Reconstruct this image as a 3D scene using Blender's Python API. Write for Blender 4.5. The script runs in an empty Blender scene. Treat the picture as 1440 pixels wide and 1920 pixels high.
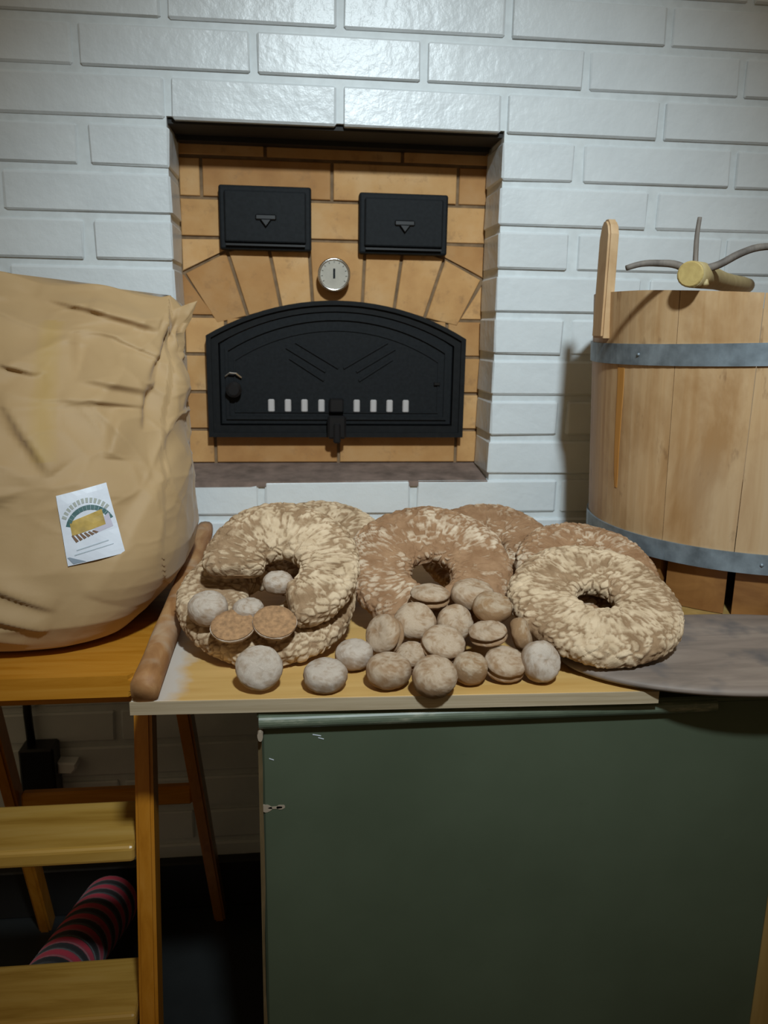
import bpy, bmesh, math, random
import numpy as np
from mathutils import Vector, Matrix, noise
from mathutils.bvhtree import BVHTree
random.seed(7)
PI = math.pi
scn = bpy.context.scene
COL = scn.collection

# ------------------------------------------------------------------ camera
cam_d = bpy.data.cameras.new('camera'); cam = bpy.data.objects.new('camera', cam_d); COL.objects.link(cam)
yaw, pitch, roll = 0.113026, 0.227863, 0.016531
cy_, sy_, cp_, sp_ = math.cos(yaw), math.sin(yaw), math.cos(pitch), math.sin(pitch)
fw = Vector((sy_*cp_, cy_*cp_, -sp_)); rt = Vector((cy_, -sy_, 0)); up = rt.cross(fw)
r2 = math.cos(roll)*rt + math.sin(roll)*up; u2 = -math.sin(roll)*rt + math.cos(roll)*up
M = Matrix((r2, u2, -fw)).transposed().to_4x4(); M.translation = Vector((0.20486, -1.47103, 1.16967))
cam.matrix_world = M
cam_d.sensor_fit = 'VERTICAL'; cam_d.sensor_height = 36.0; cam_d.lens = 36.0*1500/1920
cam_d.clip_start = 0.02
cam_d.dof.use_dof = True; cam_d.dof.focus_distance = 0.93; cam_d.dof.aperture_fstop = 9.0
scn.camera = cam

# ------------------------------------------------------------------ light
w = bpy.data.worlds.new('world'); scn.world = w; w.use_nodes = True
w.node_tree.nodes['Background'].inputs[0].default_value = (1.0, 0.74, 0.42, 1)
w.node_tree.nodes['Background'].inputs[1].default_value = 0.11
def spot(name, loc, aim, power, col, size, ang, blend):
    l = bpy.data.lights.new(name, 'SPOT'); l.energy = power; l.color = col; l.shadow_soft_size = size
    l.spot_size = math.radians(ang); l.spot_blend = blend
    o = bpy.data.objects.new(name, l); COL.objects.link(o); o.location = loc
    o.rotation_euler = (Vector(aim)-Vector(loc)).to_track_quat('-Z', 'Y').to_euler()
spot('ceiling_lamp', (0.40, -1.76, 2.25), (0.42, -0.09, 0.96), 112, (0.81, 0.94, 1.0), 0.06, 60, 1.0)
scn.view_settings.view_transform = 'Standard'; scn.view_settings.look = 'None'
scn.view_settings.gamma = 1.0; scn.view_settings.use_curve_mapping = False
scn.view_settings.exposure = 0.44

# ------------------------------------------------------------------ materials
class N:
    def __init__(s, name):
        s.m = bpy.data.materials.new(name); s.m.use_nodes = True; s.t = s.m.node_tree
        s.b = s.t.nodes['Principled BSDF']; s.c = None
    def n(s, kind, **kw):
        x = s.t.nodes.new(kind)
        for k, v in kw.items():
            if k.startswith('i_'): x.inputs[k[2:].replace('_', ' ')].default_value = v
            else: setattr(x, k, v)
        return x
    def l(s, a, b): s.t.links.new(a, b)
    def coord(s, scale=(1, 1, 1), rot=(0, 0, 0), rnd=False):
        tc = s.n('ShaderNodeTexCoord'); mp = s.n('ShaderNodeMapping'); mp.inputs['Scale'].default_value = scale
        mp.inputs['Rotation'].default_value = rot
        s.l(tc.outputs['Object'], mp.inputs['Vector'])
        if rnd:
            oi = s.n('ShaderNodeObjectInfo'); ml = s.n('ShaderNodeMath', operation='MULTIPLY'); ml.inputs[1].default_value = 37
            s.l(oi.outputs['Random'], ml.inputs[0]); s.l(ml.outputs[0], mp.inputs['Location'])
        return mp.outputs[0]
    def noise(s, vec, scale, detail=4, rough=.55, dist=0):
        x = s.n('ShaderNodeTexNoise'); x.inputs['Scale'].default_value = scale; x.inputs['Detail'].default_value = detail
        x.inputs['Roughness'].default_value = rough; x.inputs['Distortion'].default_value = dist
        s.l(vec, x.inputs['Vector']); return x.outputs['Fac']
    def ramp(s, fac, stops):
        x = s.n('ShaderNodeValToRGB'); e = x.color_ramp.elements
        e[0].position, e[0].color = stops[0][0], (*stops[0][1], 1); e[1].position, e[1].color = stops[-1][0], (*stops[-1][1], 1)
        for p, c in stops[1:-1]:
            q = e.new(p); q.color = (*c, 1)
        s.l(fac, x.inputs[0]); return x.outputs[0]
    def mix(s, fac, a, b, mode='MIX'):
        x = s.n('ShaderNodeMix', data_type='RGBA', blend_type=mode)
        for v, i in ((fac, 0), (a, 6), (b, 7)):
            if isinstance(v, (int, float)): x.inputs[i].default_value = v
            elif isinstance(v, tuple): x.inputs[i].default_value = (*v, 1)
            else: s.l(v, x.inputs[i])
        return x.outputs[2]
    def attr(s, name):
        return s.n('ShaderNodeAttribute', attribute_name=name).outputs['Fac']
    def bump(s, h, strength=.3, dist=.002):
        x = s.n('ShaderNodeBump'); x.inputs['Strength'].default_value = strength; x.inputs['Distance'].default_value = dist
        s.l(h, x.inputs['Height']); s.l(x.outputs[0], s.b.inputs['Normal'])
    def done(s, col=None, rough=.5, metal=0, spec=.5):
        if col is not None:
            if isinstance(col, tuple): s.b.inputs['Base Color'].default_value = (*col, 1)
            else: s.l(col, s.b.inputs['Base Color'])
        if isinstance(rough, (int, float)): s.b.inputs['Roughness'].default_value = rough
        else: s.l(rough, s.b.inputs['Roughness'])
        s.b.inputs['Metallic'].default_value = metal; s.b.inputs['Specular IOR Level'].default_value = spec
        return s.m

def wood(name, stops, scale=(6, 60, 60), rough=.45, bstr=.15, det=5, rnd=False, blotch=None, spec=.5):
    s = N(name); v = s.coord(scale, rnd=rnd); f = s.noise(v, 1.0, det, .6, .6); c = s.ramp(f, stops)
    if blotch:
        g = s.noise(s.coord((1, 1, 1), rnd=rnd), blotch[0], 3); k = s.ramp(g, [(blotch[1], (0, 0, 0)), (blotch[2], (1, 1, 1))])
        c = s.mix(k, c, blotch[3])
    s.bump(f, bstr, .001); return s.done(c, rough, spec=spec)

def mk_brick_paint():
    s = N('white_brick_paint'); v = s.coord(rnd=True)
    f = s.noise(v, 9, 3); g = s.noise(v, 90, 3, .6)
    c = s.ramp(f, [(.25, (.62, .66, .68)), (.75, (.70, .74, .755))])
    h = s.n('ShaderNodeMath', operation='ADD'); s.l(g, h.inputs[0])
    h2 = s.n('ShaderNodeMath', operation='MULTIPLY'); s.l(s.noise(v, 18, 2), h2.inputs[0]); h2.inputs[1].default_value = 3
    s.l(h2.outputs[0], h.inputs[1]); s.bump(h.outputs[0], .45, .0016)
    return s.done(c, .34)
M_paint = mk_brick_paint()
def simple(name, col, rough=.5, metal=0, nscale=None, var=.12, bstr=0, spec=.5):
    s = N(name)
    if nscale:
        f = s.noise(s.coord(rnd=True), nscale, 4)
        c = s.ramp(f, [(.3, tuple(x*(1-var) for x in col)), (.7, tuple(min(1, x*(1+var)) for x in col))])
        if bstr: s.bump(f, bstr, .001)
    else: c = col
    return s.done(c, rough, metal, spec)
M_mortar = simple('painted_mortar', (.64, .68, .69), .5, 0, 60, .06, .3)
def mk_fire():
    s = N('fire_brick'); v = s.coord(rnd=True); f = s.noise(v, 14, 4); o = s.n('ShaderNodeObjectInfo').outputs['Random']
    a = s.ramp(f, [(.25, (.44, .225, .075)), (.5, (.55, .31, .115)), (.78, (.61, .39, .185))])
    b = s.ramp(o, [(0, (.74, .62, .50)), (.4, (.95, .9, .85)), (1, (1.10, 1.08, 1.10))]); c = s.mix(1.0, a, b, 'MULTIPLY')
    g = s.noise(v, 32, 5, .7); k = s.ramp(g, [(.56, (0, 0, 0)), (.74, (.55, .55, .55))]); c = s.mix(k, c, (.25, .13, .055)); s.bump(s.noise(v, 120, 3), .25, .001); return s.done(c, .75)
M_fire = mk_fire()
M_firemortar = simple('fire_mortar', (.20, .125, .065), .9, 0, 50, .3)
M_sill = simple('sill_mortar', (.19, .135, .11), .8, 0, 30, .35, .3)
M_soot = simple('sooty_steel', (.012, .011, .010), .7, 0, 20, .3)
M_iron = simple('cast_iron', (.0085, .010, .0115), .62, 0.0, 160, .25, .15, .18)
M_iron2 = simple('matt_cast_iron', (.007, .0075, .008), .65, 0, 90, .25, .2, .2)
M_chrome = simple('chrome', (.75, .74, .72), .18, 1)
M_dial = simple('dial_face', (.40, .37, .31), .35, 0, 60, .08)
M_dark = simple('black_plastic', (.006, .006, .007), .35)
M_slot = simple('pale_slot', (.46, .43, .42), .6)
M_floor = simple('dark_floor', (.018, .020, .020), .5, 0, 5, .35)
M_base = simple('black_baseboard', (.010, .009, .008), .5)
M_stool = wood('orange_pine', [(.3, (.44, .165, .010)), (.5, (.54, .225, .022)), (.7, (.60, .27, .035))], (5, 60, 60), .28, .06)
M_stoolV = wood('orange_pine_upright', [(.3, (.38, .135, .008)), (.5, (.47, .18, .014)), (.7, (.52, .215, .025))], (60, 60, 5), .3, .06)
M_step = wood('pale_step_pine', [(.3, (.38, .20, .03)), (.5, (.52, .30, .06)), (.7, (.58, .355, .09))], (4, 45, 30), .33, .06)
def mk_board():
    s = N('floured_plywood'); v = s.coord((5, 60, 60)); f = s.noise(v, 1, 4); c = s.ramp(f, [(.3, (.55, .315, .09)), (.7, (.66, .41, .14))])
    # flour dusted along the left rail
    sx = s.n('ShaderNodeSeparateXYZ'); tc = s.n('ShaderNodeTexCoord'); s.l(tc.outputs['Object'], sx.inputs[0])
    mr = s.n('ShaderNodeMapRange'); mr.inputs[1].default_value = .072; mr.inputs[2].default_value = .020; s.l(sx.outputs[0], mr.inputs[0])
    g = s.noise(s.coord(), 25, 3); mm = s.n('ShaderNodeMath', operation='MULTIPLY_ADD'); s.l(mr.outputs[0], mm.inputs[0]); mm.inputs[1].default_value = 1.2
    gg = s.n('ShaderNodeMath', operation='MULTIPLY_ADD'); s.l(g, gg.inputs[0]); gg.inputs[1].default_value = 1.2; gg.inputs[2].default_value = -.72
    s.l(gg.outputs[0], mm.inputs[2]); k = s.ramp(mm.outputs[0], [(.15, (0, 0, 0)), (.7, (1, 1, 1))])
    c = s.mix(k, c, (.60, .53, .46)); return s.done(c, .55)
M_board = mk_board()
M_boardedge = wood('plywood_edge', [(.3, (.36, .27, .16)), (.7, (.50, .40, .27))], (6, 60, 300), .6, .1)
M_rail = wood('rail_wood', [(.3, (.27, .115, .035)), (.5, (.38, .18, .065)), (.7, (.50, .28, .12))], (40, 12, 40), .65, .5, blotch=(16, .56, .80, (.52, .39, .27)))
def mk_tub():
    s = N('tub_pine'); v = s.coord((45, 45, 3), rnd=True); f = s.noise(v, 1, 5, .6, .5)
    c = s.ramp(f, [(.25, (.42, .235, .10)), (.5, (.52, .33, .165)), (.75, (.57, .39, .22))])
    g = s.noise(s.coord((9, 9, 5)), 1, 5, .6, .4); k = s.ramp(g, [(.50, (0, 0, 0)), (.68, (.8, .8, .8))]); c = s.mix(k, c, (.33, .17, .06)); g3 = s.noise(s.coord((38, 38, 14), rnd=True), 1, 4, .6); k3 = s.ramp(g3, [(.62, (0, 0, 0)), (.72, (.7, .7, .7))]); c = s.mix(k3, c, (.20, .10, .04))
    h = s.noise(s.coord((3, 3, 2)), 1, 2); k2 = s.ramp(h, [(.45, (0, 0, 0)), (.7, (.6, .6, .6))]); c = s.mix(k2, c, (.46, .37, .26))
    s.bump(f, .25, .0012); return s.done(c, .55)
M_tub = mk_tub()
M_tubamber = wood('tub_amber_stain', [(.3, (.44, .17, .015)), (.7, (.52, .27, .08))], (60, 60, 3), .5, .2)
M_tubdark = wood('tub_dark_foot', [(.3, (.17, .065, .015)), (.7, (.32, .145, .04))], (12, 12, 20), .5, .2)  # darker brown wood for the stave ends below the lower hoop
M_galv = simple('galvanised_hoop', (.235, .28, .315), .5, .5, 35, .35, .15)
M_peel = wood('scorched_peel', [(.25, (.15, .12, .10)), (.5, (.25, .195, .16)), (.75, (.36, .29, .235))], (4, 26, 26), .6, .2, blotch=(16, .5, .7, (.11, .10, .10)))
def mk_green():
    s = N('green_paint'); v = s.coord(); f = s.noise(v, 5, 4); c = s.ramp(f, [(.3, (.068, .086, .053)), (.7, (.088, .110, .070))])
    g = s.noise(s.coord((14, 60, 60)), 1, 5, .7); k = s.ramp(g, [(.66, (0, 0, 0)), (.78, (.5, .5, .5))]); c = s.mix(k, c, (.028, .038, .022))
    s.bump(f, .2, .001); return s.done(c, .5)
M_green = mk_green()
def mk_greenlip():
    s = N('rubbed_green_paint'); f = s.noise(s.coord((12, 60, 60)), 1, 5, .7)
    c = s.ramp(f, [(.35, (.085, .105, .07)), (.56, (.12, .145, .10)), (.72, (.32, .31, .23))]); return s.done(c, .38)
M_greenlip = mk_greenlip()
M_worn = wood('worn_edge', [(.3, (.07, .05, .02)), (.6, (.15, .10, .045)), (.75, (.33, .27, .19))], (60, 60, 12), .6, .2)
M_chip = simple('bare_chip', (.34, .27, .20), .7)
M_stand = wood('yellow_stand', [(.3, (.30, .18, .05)), (.7, (.42, .27, .09))], (40, 40, 4), .5, .1)
def mk_kraft():
    s = N('kraft_paper'); v = s.coord(); f = s.noise(v, 7, 4); c = s.ramp(f, [(.3, (.40, .255, .118)), (.7, (.46, .305, .152))])
    st = s.attr('seam'); c = s.mix(st, c, (.42, .27, .075))
    s.bump(s.noise(v, 160, 3), .12, .001)
    s.b.inputs['Sheen Weight'].default_value = .15
    return s.done(c, .62, spec=.35)
M_kraft = mk_kraft()
M_label = simple('label_paper', (.66, .69, .76), .4, 0, 30, .05)
M_teal = simple('teal_print', (.045, .12, .12), .5); M_grey = simple('grey_print', (.36, .38, .34), .5)
M_gold = simple('gold_print', (.42, .28, .06), .5, 0, 60, .3); M_brownp = simple('brown_print', (.16, .08, .035), .5)
M_line = simple('pale_line_print', (.42, .48, .53), .5); M_corner = simple('blue_grey_print', (.25, .30, .36), .5)
M_lilac = simple('lilac_print', (.50, .47, .56), .5)
def mk_crust(name, brown1, brown2, flour1, flour2, fine=220, lo=.35, hi=.62):
    s = N(name); v = s.coord(rnd=True); a = s.attr('flour'); g = s.noise(v, fine, 4, .65); g2 = s.noise(v, 45, 3)
    ad = s.n('ShaderNodeMath', operation='MULTIPLY_ADD'); s.l(g, ad.inputs[0]); ad.inputs[1].default_value = .7; s.l(a, ad.inputs[2])
    sb = s.n('ShaderNodeMath', operation='SUBTRACT'); s.l(ad.outputs[0], sb.inputs[0]); sb.inputs[1].default_value = .35
    k = s.ramp(sb.outputs[0], [(lo, (0, 0, 0)), (hi, (1, 1, 1))])
    b = s.ramp(g2, [(.3, brown1), (.7, brown2)]); fl = s.ramp(g2, [(.35, flour1), (.65, flour2)])
    s.bump(sb.outputs[0], .6, .0025); return s.done(s.mix(k, b, fl), .85, spec=.25)
M_crust_pale = mk_crust('pale_floured_crust', (.24, .145, .075), (.36, .23, .13), (.53, .385, .24), (.67, .51, .34), lo=.18, hi=.66)
M_crust_brown = mk_crust('brown_floured_crust', (.25, .13, .062), (.37, .215, .115), (.54, .40, .27), (.68, .54, .39), lo=.26, hi=.74)
M_crumb = wood('rye_crumb', [(.3, (.20, .11, .05)), (.7, (.34, .20, .10))], (120, 120, 120), .9, .4)
M_bun = mk_crust('floured_bun', (.34, .19, .095), (.46, .285, .155), (.57, .41, .27), (.69, .54, .40), 230, .28, .85)
M_bun_pale = mk_crust('pale_floured_bun', (.40, .26, .16), (.50, .36, .25), (.61, .49, .39), (.74, .64, .54), 230, .22, .8)
M_bun_brown = mk_crust('brown_bun', (.34, .195, .09), (.46, .28, .15), (.56, .41, .27), (.64, .50, .36), 230, .42, 1.0)
M_cut = simple('cut_bread', (.36, .20, .095), .9, 0, 200, .3, .5)
M_stick = wood('peeled_stick', [(.3, (.36, .27, .12)), (.7, (.46, .36, .18))], (30, 30, 30), .6, .2)
M_stickend = wood('stick_end_grain', [(.3, (.36, .25, .08)), (.7, (.50, .37, .13))], (60, 60, 60), .7, .2)
M_twig = wood('grey_bark', [(.3, (.09, .075, .065)), (.7, (.19, .16, .135))], (60, 60, 20), .7, .3)
def mk_stripes():
    s = N('striped_fabric'); a = s.attr('stripe'); k = s.ramp(a, [(.46, (.012, .011, .012)), (.54, (.50, .03, .06))])
    s.bump(s.noise(s.coord(), 400, 2), .3, .001); s.b.inputs['Sheen Weight'].default_value = .2
    return s.done(k, .9)
M_stripe = mk_stripes()
M_plug = simple('white_plug', (.85, .88, .90), .4)

# ------------------------------------------------------------------ helpers
def setp(o, label=None, cat=None, group=None, kind=None):
    for k, v in (('label', label), ('category', cat), ('group', group), ('kind', kind)):
        if v: o[k] = v
    return o
def thing(name, loc, label, cat, group=None):
    o = bpy.data.objects.new(name, None); COL.objects.link(o); o.location = loc; o.empty_display_size = .02
    return setp(o, label, cat, group)
def link(name, me, mat, parent=None):
    if mat is not None and len(me.materials) == 0: me.materials.append(mat)
    o = bpy.data.objects.new(name, me); COL.objects.link(o)
    if parent: o.parent = parent
    return o
def wloc(p):
    v = Vector((0, 0, 0))
    while p is not None: v += p.location; p = p.parent
    return v
def obj(name, bm, mat, parent=None, smooth=False, base=None):
    """mesh given in world coordinates -> object (origin at its parent's origin, or at base)"""
    me = bpy.data.meshes.new(name)
    off = wloc(parent) if parent else Vector(base or (0, 0, 0))
    bmesh.ops.translate(bm, verts=bm.verts, vec=-off)
    bmesh.ops.recalc_face_normals(bm, faces=bm.faces)
    if smooth:
        for f in bm.faces: f.smooth = True
    bm.to_mesh(me); bm.free()
    o = link(name, me, mat, parent)
    if not parent: o.location = off
    return o
def B(): return bmesh.new()
def box(bm, x0, x1, y0, y1, z0, z1, bev=0, seg=1):
    r = bmesh.ops.create_cube(bm, size=1); vs = r['verts']
    for v in vs: v.co = Vector((x0+(v.co.x+.5)*(x1-x0), y0+(v.co.y+.5)*(y1-y0), z0+(v.co.z+.5)*(z1-z0)))
    if bev:
        es = list({e for v in vs for e in v.link_edges})
        bmesh.ops.bevel(bm, geom=es, offset=bev, segments=seg, affect='EDGES', profile=.5)
    return bm
def prism(bm, pts, y0, y1, bev=0, axis='y', seg=1):
    """polygon in (x,z) extruded along y (axis='y') or in (x,y) extruded along z (axis='z')"""
    f = (lambda p, d: (p[0], d, p[1])) if axis == 'y' else ((lambda p, d: (p[0], p[1], d)) if axis == 'z' else (lambda p, d: (d, p[0], p[1])))
    a = [bm.verts.new(f(p, y0)) for p in pts]; b = [bm.verts.new(f(p, y1)) for p in pts]; n = len(pts)
    fa = bm.faces.new(a); fb = bm.faces.new(b[::-1])
    for i in range(n): bm.faces.new((a[i], a[(i+1) % n], b[(i+1) % n], b[i]))
    if bev: bmesh.ops.bevel(bm, geom=list(fa.edges)+list(fb.edges), offset=bev, segments=seg, affect='EDGES')
    return bm
def bar(bm, p, q, wx, wy, wx2=None, wy2=None, ref=(0, 1, 0), bev=0):
    """square bar from p to q; wx across, wy along ref"""
    p, q = Vector(p), Vector(q); d = (q-p).normalized(); r = Vector(ref); s = d.cross(r).normalized(); t = s.cross(d).normalized()
    wx2 = wx2 or wx; wy2 = wy2 or wy; vs = []
    for c, a, b in ((p, wx, wy), (q, wx2, wy2)):
        vs.append([bm.verts.new(c+s*i*a/2+t*j*b/2) for i, j in ((-1, -1), (1, -1), (1, 1), (-1, 1))])
    a, b = vs; fs = [bm.faces.new(a), bm.faces.new(b[::-1])]
    for i in range(4): fs.append(bm.faces.new((a[i], a[(i+1) % 4], b[(i+1) % 4], b[i])))
    if bev: bmesh.ops.bevel(bm, geom=list({e for f in fs for e in f.edges}), offset=bev, segments=2, affect='EDGES')
    return bm
def tube(bm, path, rad, n=12, wob=0, cap=True):
    pts = [Vector(p) for p in path]; rings = []
    for i, p in enumerate(pts):
        d = (pts[min(i+1, len(pts)-1)]-pts[max(i-1, 0)]).normalized()
        a = d.cross(Vector((0, 0, 1)) if abs(d.z) < .9 else Vector((0, 1, 0))).normalized(); b = d.cross(a)
        r = rad[i] if hasattr(rad, '__len__') else rad
        rings.append([bm.verts.new(p+(a*math.cos(2*PI*k/n)+b*math.sin(2*PI*k/n))*r*(1+wob*noise.noise(p*40+a*math.cos(2*PI*k/n)+b*math.sin(2*PI*k/n)))) for k in range(n)])
    for i in range(len(rings)-1):
        for k in range(n): bm.faces.new((rings[i][k], rings[i][(k+1) % n], rings[i+1][(k+1) % n], rings[i+1][k]))
    if cap: bm.faces.new(rings[0][::-1]); bm.faces.new(rings[-1])
    return bm
def lathe_y(bm, prof, cx, cz, n=40):
    """profile list (radius, y) turned around the y axis at (cx,cz); ends closed"""
    R = []
    for r, y in prof: R.append([bm.verts.new((cx+r*math.cos(2*PI*k/n), y, cz+r*math.sin(2*PI*k/n))) for k in range(n)])
    for i in range(len(R)-1):
        for k in range(n): bm.faces.new((R[i][k], R[i][(k+1) % n], R[i+1][(k+1) % n], R[i+1][k]))
    bm.faces.new(R[0]); bm.faces.new(R[-1][::-1]); return bm
def lerp(a, b, t): return a+(b-a)*t
def interp(x, tab):
    return float(np.interp(x, [t[0] for t in tab], [t[1] for t in tab]))

# ------------------------------------------------------------------ setting: brick wall with niche
BW, H, J = .285, .07522, .0125      # brick pitch, course pitch, joint
ZT = 1.5                            # underside of the lintel course
NX0, NX1, ND = .002, .568, .125     # niche sides and depth
ZS = ZT-8*H-J                       # sill height at the front
bm = B()
mz0, mz1 = 0, 2.45
for (a, b, c, d) in ((-1.6, -.0030, mz0, mz1), (.5730, 2.4, mz0, mz1), (-.0030, .5730, ZT+.005, mz1), (-.0030, .5730, mz0, ZS-.0105)):
    box(bm, a, b, .006, ND-.002, c, d)
wall = obj('wall_back', bm, M_mortar); setp(wall, 'white painted brick wall with a square oven niche', kind='structure')
def brick_mesh(name, L, D, seed, hh=H-J):
    rnd = random.Random(seed); bm = B(); box(bm, -L/2, L/2, 0, D, -hh/2, hh/2)
    bmesh.ops.bevel(bm, geom=list(bm.edges), offset=.0032, segments=1, affect='EDGES')
    for v in bm.verts:
        v.co += Vector((rnd.uniform(-1, 1)*.0012, rnd.uniform(-1, 1)*.0009, rnd.uniform(-1, 1)*.0008))
    me = bpy.data.meshes.new(name); bmesh.ops.recalc_face_normals(bm, faces=bm.faces); bm.to_mesh(me); bm.free()
    me.materials.append(M_paint); return me
full = [brick_mesh('brick_full', BW-J, .118, i) for i in range(6)]
half = [brick_mesh('brick_half', BW/2-J, .118, 20+i) for i in range(3)]
def put_brick(me, x, z, k=0):
    o = bpy.data.objects.new('brick', me); COL.objects.link(o); o.parent = wall
    o.location = (x, random.uniform(-.0012, .0012), z); o.rotation_euler = (random.uniform(-.008, .008), random.uniform(-.0022, .0022), random.uniform(-.004, .004))
for k in range(-8, 20):
    zc = ZT-k*H+(H-J)/2
    if zc < .03: continue
    off = 0 if k % 2 == 0 else -.5
    u = -4+off
    while u < 6:
        u0, u1 = u, u+1; u += 1
        if 1 <= k <= 8:
            if u0 >= 0 and u1 <= 2: continue
            if u0 < 0 < u1: put_brick(random.choice(half), (u0+.25)*BW+.0065, zc); continue
            if u0 < 2 < u1: put_brick(random.choice(half), (2.25)*BW-.0065, zc); continue
            if u1 == 0: put_brick(random.choice(full), -.5*BW+.0065, zc); continue
            if u0 == 2: put_brick(random.choice(full), 2.5*BW-.0065, zc); continue
        put_brick(random.choice(full), (u0+.5)*BW, zc)
# niche: fire brick back wall
nb = B(); box(nb, NX0-.02, NX1+.02, ND+.004, ND+.10, ZS-.03, ZT+.05)
niche = obj('wall_niche', nb, M_firemortar); setp(niche, 'yellow fire brick back of the oven niche', kind='structure')
def fire_poly(pts, g=.003):
    c = np.mean(np.array(pts), 0); P = []
    n = len(pts); area = sum(pts[i][0]*pts[(i+1) % n][1]-pts[(i+1) % n][0]*pts[i][1] for i in range(n))
    if area < 0: pts = pts[::-1]
    pts = [Vector(p) for p in pts]
    for i in range(n):
        a, b, d = pts[i-1], pts[i], pts[(i+1) % n]; e1 = (b-a).normalized(); e2 = (d-b).normalized()
        n1 = Vector((-e1.y, e1.x)); n2 = Vector((-e2.y, e2.x)); m = (n1+n2); m = m/max(.35, (1+n1.dot(n2)))
        P.append(b+m*g)
    cx = sum(p.x for p in P)/n; cz = sum(p.y for p in P)/n
    bm = B(); prism(bm, [(p.x, p.y) for p in P], ND+random.uniform(-.0012, .0012), ND+.03, .0012)
    o = obj('fire_brick', bm, M_fire); me = o.data
    me.transform(Matrix.Translation((-cx, -ND, -cz))); o.location = (cx, ND, cz); o.parent = niche
def fr(x0, x1, z0, z1): fire_poly([(x0, z0), (x1, z0), (x1, z1), (x0, z1)])
X0, X1 = NX0-.006, NX1+.008
for z0, z1, cuts in ((.899, .967, (.049, .292, .531)), (1.467, 1.51, (.155, .41)), (1.396, 1.467, (.038, .278, .517)), (1.326, 1.396, (.155, .41))):
    xs = [X0, *cuts, X1]
    for a, b in zip(xs, xs[1:]): fr(a, b, z0, z1)
for z0, z1 in ((.967, 1.040), (1.040, 1.112), (1.112, 1.183)):
    fr(X0, .075, z0, z1); fr(.505, X1, z0, z1); fr(.075, .505, z0, z1)
fire_poly([(X0, 1.183), (.058, 1.183), (.0, 1.262), (X0, 1.262)]); fire_poly([(X1, 1.183), (.527, 1.183), (.574, 1.258), (X1, 1.262)])
bot = [(.058, 1.168), (.118, 1.183), (.181, 1.2), (.241, 1.21), (.337, 1.21), (.399, 1.2), (.459, 1.185), (.526, 1.17)]
top = [(.0, 1.262), (.081, 1.304), (.156, 1.326), (.234, 1.326), (.342, 1.326), (.416, 1.326), (.496, 1.300), (.572, 1.262)]
for i in range(7): fire_poly([bot[i], bot[i+1], top[i+1], top[i]])
fire_poly([(X0, 1.262), (.0, 1.262), (.081, 1.304), (.15, 1.325), (X0, 1.325)])
fire_poly([(X1, 1.262), (.572, 1.262), (.496, 1.300), (.42, 1.325), (X1, 1.325)])
# sill, lintel steel
bm = B(); prism(bm, [(.001, ZS-.010), (.001, ZS), (ND+.004, ZS+.014), (ND+.004, ZS-.010)], NX0+.002, NX1+.002, axis='x')
setp(obj('trim_1', bm, M_sill), 'brown mortar sill of the oven niche', kind='structure')
bm = B(); box(bm, NX0-.004, NX1+.004, .014, ND+.003, ZT-.0045, ZT+.003); box(bm, NX0, NX1, ND-.03, ND+.003, ZT-.013, ZT-.0045)
setp(obj('trim_2', bm, M_soot), 'sooty steel lintel over the oven niche', kind='structure')
bm = B(); box(bm, -3, 4, -5, .2, -.06, 0); setp(obj('floor', bm, M_floor), 'dark floor', kind='structure')
bm = B(); box(bm, -1.6, 2.4, -.022, .004, 0, .105, .003); setp(obj('baseboard_back', bm, M_base), 'black skirting along the brick wall', kind='structure')

# ------------------------------------------------------------------ oven door
def arc_pts(x0, x1, z0, zs, zt, n=22):
    """flat bottom, straight sides up to zs, circular arc with crown zt"""
    w2 = (x1-x0)/2; s = zt-zs; R = (w2*w2+s*s)/(2*s); cx = (x0+x1)/2; cz = zt-R; a = math.asin(w2/R)
    return [(x0, z0)]+[(cx-R*math.sin(a*(1-2*i/n)), cz+R*math.cos(a*(1-2*i/n))) for i in range(n+1)]+[(x1, z0)]
def frame_ring(bm, outer, inner, y0, y1, bev=0):
    n = len(outer); V = []
    for pts, y in ((outer, y1), (outer, y0), (inner, y0), (inner, y1)): V.append([bm.verts.new((p[0], y, p[1])) for p in pts])
    for a, b in ((0, 1), (1, 2), (2, 3), (3, 0)):
        for i in range(n): bm.faces.new((V[a][i], V[a][(i+1) % n], V[b][(i+1) % n], V[b][i]))
    return bm
od = thing('oven_door', (.288, ND, .957), 'arched black cast iron oven door with a row of pale vent slots', 'oven door')
O1 = arc_pts(.040, .538, .956, 1.148, 1.216); O2 = arc_pts(.049, .529, .965, 1.144, 1.208); O3 = arc_pts(.062, .516, .978, 1.134, 1.196)
bm = B(); frame_ring(bm, O1, O3, .100, ND+.002); frame_ring(bm, O1, O2, .094, .100)
for v in bm.verts:
    pass
obj('door_frame', bm, M_iron2, od)
bm = B(); prism(bm, arc_pts(.0635, .5145, .9795, 1.1325, 1.1945), .104, .122, .002)
panel = obj('door_panel', bm, M_iron, od)
bm = B(); frame_ring(bm, arc_pts(.074, .504, .990, 1.125, 1.185), arc_pts(.080, .498, .996, 1.120, 1.180), .0995, .1045); obj('raised_border', bm, M_iron, panel)
bm = B(); frame_ring(bm, arc_pts(.090, .488, 1.003, 1.105, 1.163), arc_pts(.093, .485, 1.006, 1.102, 1.160), .1015, .1045); obj('inner_border', bm, M_iron, panel)
for (a, b) in (((.190, 1.128), (.265, 1.083)), ((.208, 1.138), (.290, 1.090)), ((.196, 1.108), (.262, 1.066)), ((.400, 1.128), (.325, 1.083)), ((.385, 1.140), (.300, 1.090)), ((.395, 1.108), (.330, 1.066))):
    bm = B(); bar(bm, (a[0], .1025, a[1]), (b[0], .1025, b[1]), .004, .004, ref=(0, 1, 0)); obj('relief_ridge', bm, M_iron, panel)
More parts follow.
